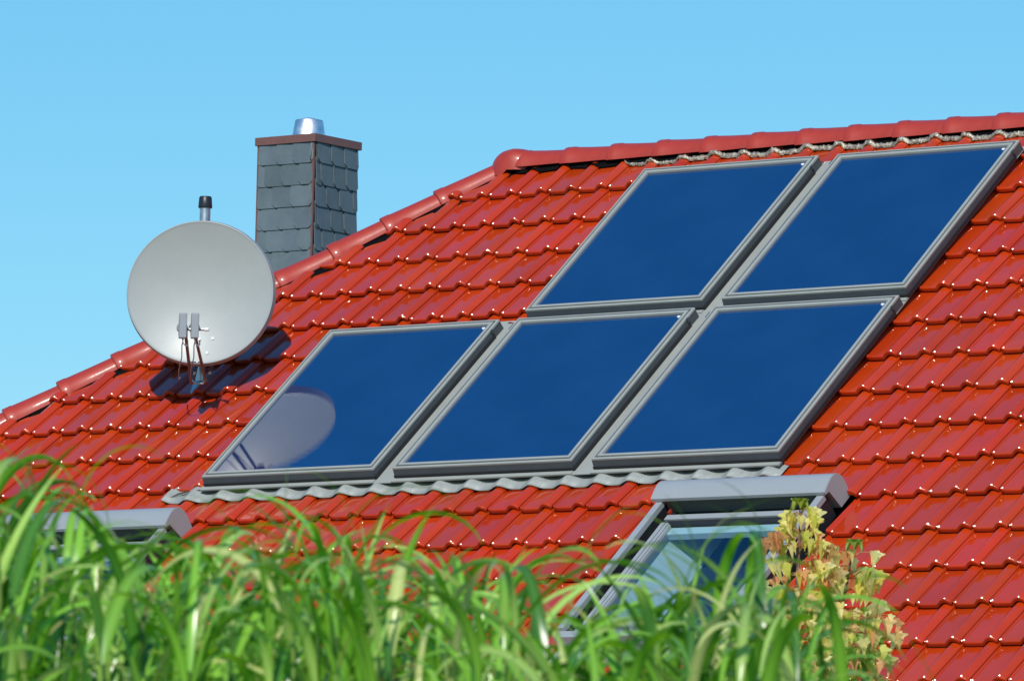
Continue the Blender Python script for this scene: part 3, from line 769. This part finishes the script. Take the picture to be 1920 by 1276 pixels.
def stalk(xp, d, ytop, nl_, droop=1.0):
    base = place(xp, d); zt = zfor(xp, ytop, d)
    lean = Vector((gr.uniform(-.05, .05), gr.uniform(-.05, .05), 0))
    H = zt - .22
    b = len(gm.v)
    for i, zz in enumerate((0, H*.5, H)):
        c = base + lean*(i/2)*1.0 + Vector((0, 0, zz)); r = .006-.0015*i
        for k in range(5): gm.v.append(tuple(c+Vector((r*cos(k*1.2566), r*sin(k*1.2566), 0)))); gm.col.append((.10, .20, .04, 1))
    for i in range(2):
        for k in range(5): gm.f.append((b+i*5+k, b+i*5+(k+1) % 5, b+i*5+5+(k+1) % 5, b+i*5+5+k)); gm.m.append(0)
    for j in range(nl_):
        f_ = j/max(1, nl_-1)
        z_ = H - .55*f_*gr.uniform(.8, 1.2)
        p0 = base + lean*(z_/H) + Vector((0, 0, z_))
        L = gr.uniform(.26, .50)
        t0_, t1_, pw_ = radians(gr.uniform(3, 25)), radians(gr.uniform(120, 185)*droop), gr.uniform(1.2, 2.2)
        if gr.random() < .24: t1_ = radians(gr.uniform(30, 90))
        p0.z = min(p0.z, zt - rise(L, t0_, t1_, pw_)*gr.uniform(.95, 1.1))
        blade(p0, gr.uniform(0, 2*pi), L, t0_, t1_, gr.uniform(.013, .028), gcol(), pw_, gr.uniform(-1.2, 1.2))
for i in range(260):
    xp = gr.uniform(-90, 1600); d = gr.uniform(11, 13.6)
    yt = np.interp(xp, gx, gyv) + abs(gr.gauss(0, 1))*85 + (30 if gr.random() < .5 else 0)
    stalk(xp, d, yt, gr.randint(5, 8))
for i in range(300):                                       # lower filling shoots
    xp = gr.uniform(-90, 1610); d = gr.uniform(11.5, 15)
    gap = 90 if 820 < xp < 1080 else 0
    yt = np.interp(xp, gx, gyv) + gr.uniform(120, 330) + gap
    stalk(xp, d, yt, gr.randint(6, 9))
# a few single blades that stand out above the rest
def solo(xp, yp, d, phi_px, L, th0, th1, w0, pw=2.0):
    P = place(xp, d); P.z = zfor(xp, yp, d)
    phi = YAW + (0 if phi_px > 0 else pi)
    blade(P, phi, L, radians(th0), radians(th1), w0, gcol(), pw)
solo(540, 1060, 12, 1, .26, 0, 4, .012); solo(638, 1080, 13, 1, .20, 0, 3, .010)
solo(150, 1010, 11.8, 1, .30, 0, 168, .024, 1.7); solo(70, 1000, 12, -1, .30, 2, 160, .020, 1.7); solo(215, 1030, 12.2, -1, .28, 4, 150, .018, 1.6)
solo(620, 1120, 12, 1, .42, 8, 175, .020, 1.6); solo(1120, 1200, 12.5, 1, .36, 2, 170, .018, 1.5)
solo(1790, 1320, 12, -1, .24, 30, 40, .010); solo(1290, 1180, 12, 1, .34, 0, 165, .026, 1.7)
for i in range(12):
    solo(gr.uniform(300, 1500), gr.uniform(1080, 1160), gr.uniform(11.5, 13), gr.choice((-1, 1)), gr.uniform(.2, .34), gr.uniform(0, 25), gr.uniform(60, 170), gr.uniform(.012, .022), gr.uniform(1.4, 2.4))
tag(gm.build('tall_grass', M['blade'], smooth='all', fixn=False), 'tall arching green grass in front of the roof, out of focus', 'grass', kind='stuff')

# young maple behind the grass
def leaf(mb, P, tipdir, nrm, size, col, fold=.35, rg=gr, petiole=None):
    t = tipdir.normalized(); n_ = (nrm - t*nrm.dot(t)).normalized(); s_ = t.cross(n_)
    out = [(0, 0), (.14, -.07), (.38, .0), (.34, .13), (.54, .30), (.56, .38), (.34, .42), (.28, .56), (.16, .74), (0, 1.0)]
    b = len(mb.v); pts = []
    cup = rg.uniform(.15, .9)
    for sg in (1, -1):
        for x_, y_ in out:
            pts.append((sg*x_, y_))
    for x_, y_ in pts:
        z = -abs(x_)*fold*-1 - cup*(y_-.3)**2 + rg.uniform(-.03, .03)
        mb.v.append(tuple(P + s_*x_*size*(1-fold*.4) + t*y_*size + n_*z*size))
        k = rg.uniform(.88, 1.1); mb.col.append((col[0]*k, col[1]*k, col[2]*k, 1))
    no = len(out)
    for sgi in (0, 1):
        o_ = b+sgi*no
        mid = len(mb.v); mb.v.append(tuple(P + t*size*.35 + n_*(-cup*.01)*size)); mb.col.append((*col[:3], 1))
        for i in range(no-1): mb.f.append((mid, o_+i, o_+i+1)); mb.m.append(0)
tree = empty('maple_sapling', place(1560, 25.5))
tag(tree, 'young maple sapling with wilting yellow and orange leaves beside the roof window', 'tree')
bpy.context.view_layer.update()
tk = MB(); lf = MB(); lf.col = []
YEL = [(.78, .72, .20), (.84, .80, .38), (.62, .66, .14), (.82, .76, .30), (.84, .64, .28), (.80, .44, .20)]
GRN = [(.17, .32, .05), (.24, .38, .08), (.32, .44, .12)]
def shoot(path, d, leaves_top, seed, palette_mid=1020):
    rg = random.Random(seed)
    path = [(1568, 1997+.0221*608+1.71*12450.9/d)] + path
    P = [place(x, d) + Vector((0, 0, max(0, zfor(x, y, d)))) for x, y in path]
    tk.tube(P, [.022] + [.012-.009*i/(len(P)-2) for i in range(len(P)-1)], 7)
    for i in range(len(P)-1):
        a, b = P[i], P[i+1]
        L = (b-a).length; nn = max(1, int(L/.042))
        for k in range(nn):
            f_ = (k+rg.random())/nn
            p = a.lerp(b, f_); ypx = path[i][1]*(1-f_)+path[i+1][1]*f_
            if ypx > 2100: continue
            for rep in range(3 if ypx > 1330 else 11 if ypx > 1000 else 8):
                ph = rg.uniform(0, 2*pi)
                spread = .014 + .070*min(1, max(0, (ypx-930)/160))
                out_ = Vector((cos(ph), sin(ph), 0)); pt = p + out_*spread*rg.uniform(.5, 1.5) + Vector((0, 0, rg.uniform(-.01, .03)))
                tk.tube([p, p.lerp(pt, .5)+Vector((0, 0, .012)), pt], [.0022, .0016, .0012], 5, mi=1)
                green = rg.random() < (ypx-1150)/200
                c = rg.choice(GRN) if green else rg.choice(YEL[:4] if rg.random() < .8 else YEL[4:])
                td = Vector((out_.x*.35, out_.y*.35, -1+rg.uniform(-.2, .5)))
                leaf(lf, pt, td, out_ + Vector((0, -.2, .3)), rg.uniform(.045, .080), c, rg.uniform(.6, 1.4), rg)
D_ = 25.5
shoot([(1530, 1700), (1520, 1276), (1505, 1100), (1509, 1000), (1508, 950)], D_, 0, 5)
shoot([(1600, 1700), (1600, 1276), (1590, 1150), (1604, 1060), (1612, 1025)], D_+.1, 0, 9)
shoot([(1570, 1700), (1590, 1300), (1630, 1220), (1640, 1150)], D_-.2, 0, 12)
shoot([(1540, 1700), (1500, 1300), (1475, 1180), (1480, 1110)], D_-.1, 0, 15)
rg = random.Random(4)
# top rosettes and the odd orange leaves on long red stalks
for (x, y, n_, c) in ((1508, 945, 7, (.30, .36, .05)), (1612, 1022, 6, (.26, .36, .06))):
    p = place(x, D_) + Vector((0, 0, zfor(x, y, D_)))
    for k in range(n_):
        ph = 2*pi*k/n_; o_ = Vector((cos(ph), sin(ph), 0)); leaf(lf, p+Vector((0, 0, .012)), Vector((o_.x*.8, o_.y*.8, -.5)), o_+Vector((0, 0, .8)), .055, c, .6, rg)
for (x, y, x2, y2, c) in ((1500, 1010, 1462, 1000, (.65, .35, .16)), (1500, 1010, 1440, 1012, (.65, .40, .2)), (1512, 1030, 1565, 1022, (.55, .40, .16)), (1520, 1040, 1545, 1052, (.62, .33, .16)), (1612, 1080, 1642, 1068, (.62, .58, .25)), (1640, 1130, 1662, 1128, (.60, .58, .28)), (1600, 1060, 1578, 1070, (.6, .5, .25))):
    p = place(x, D_) + Vector((0, 0, zfor(x, y, D_))); q = place(x2, D_) + Vector((0, 0, zfor(x2, y2, D_)))
    tk.tube([p, p.lerp(q, .6)+Vector((0, 0, .012)), q], [.003, .0022, .0018], 6, mi=1)
    leaf(lf, q, Vector((rg.uniform(-.3, .3), 0, -1)), Vector((.4, -1, .1)), .10, c, .8, rg); leaf(lf, q, Vector((rg.uniform(-.4, .4), 0, -.8)), Vector((.8, -.5, .1)), .085, c, .8, rg)
M['stalk'] = mat('red leaf stalk', (.42, .20, .07), .5)
tk.build('trunk', [M['wood'], M['stalk']], tree, world=True, smooth=True)
lf.build('crown', M['leaf'], tree, world=True, fixn=False)
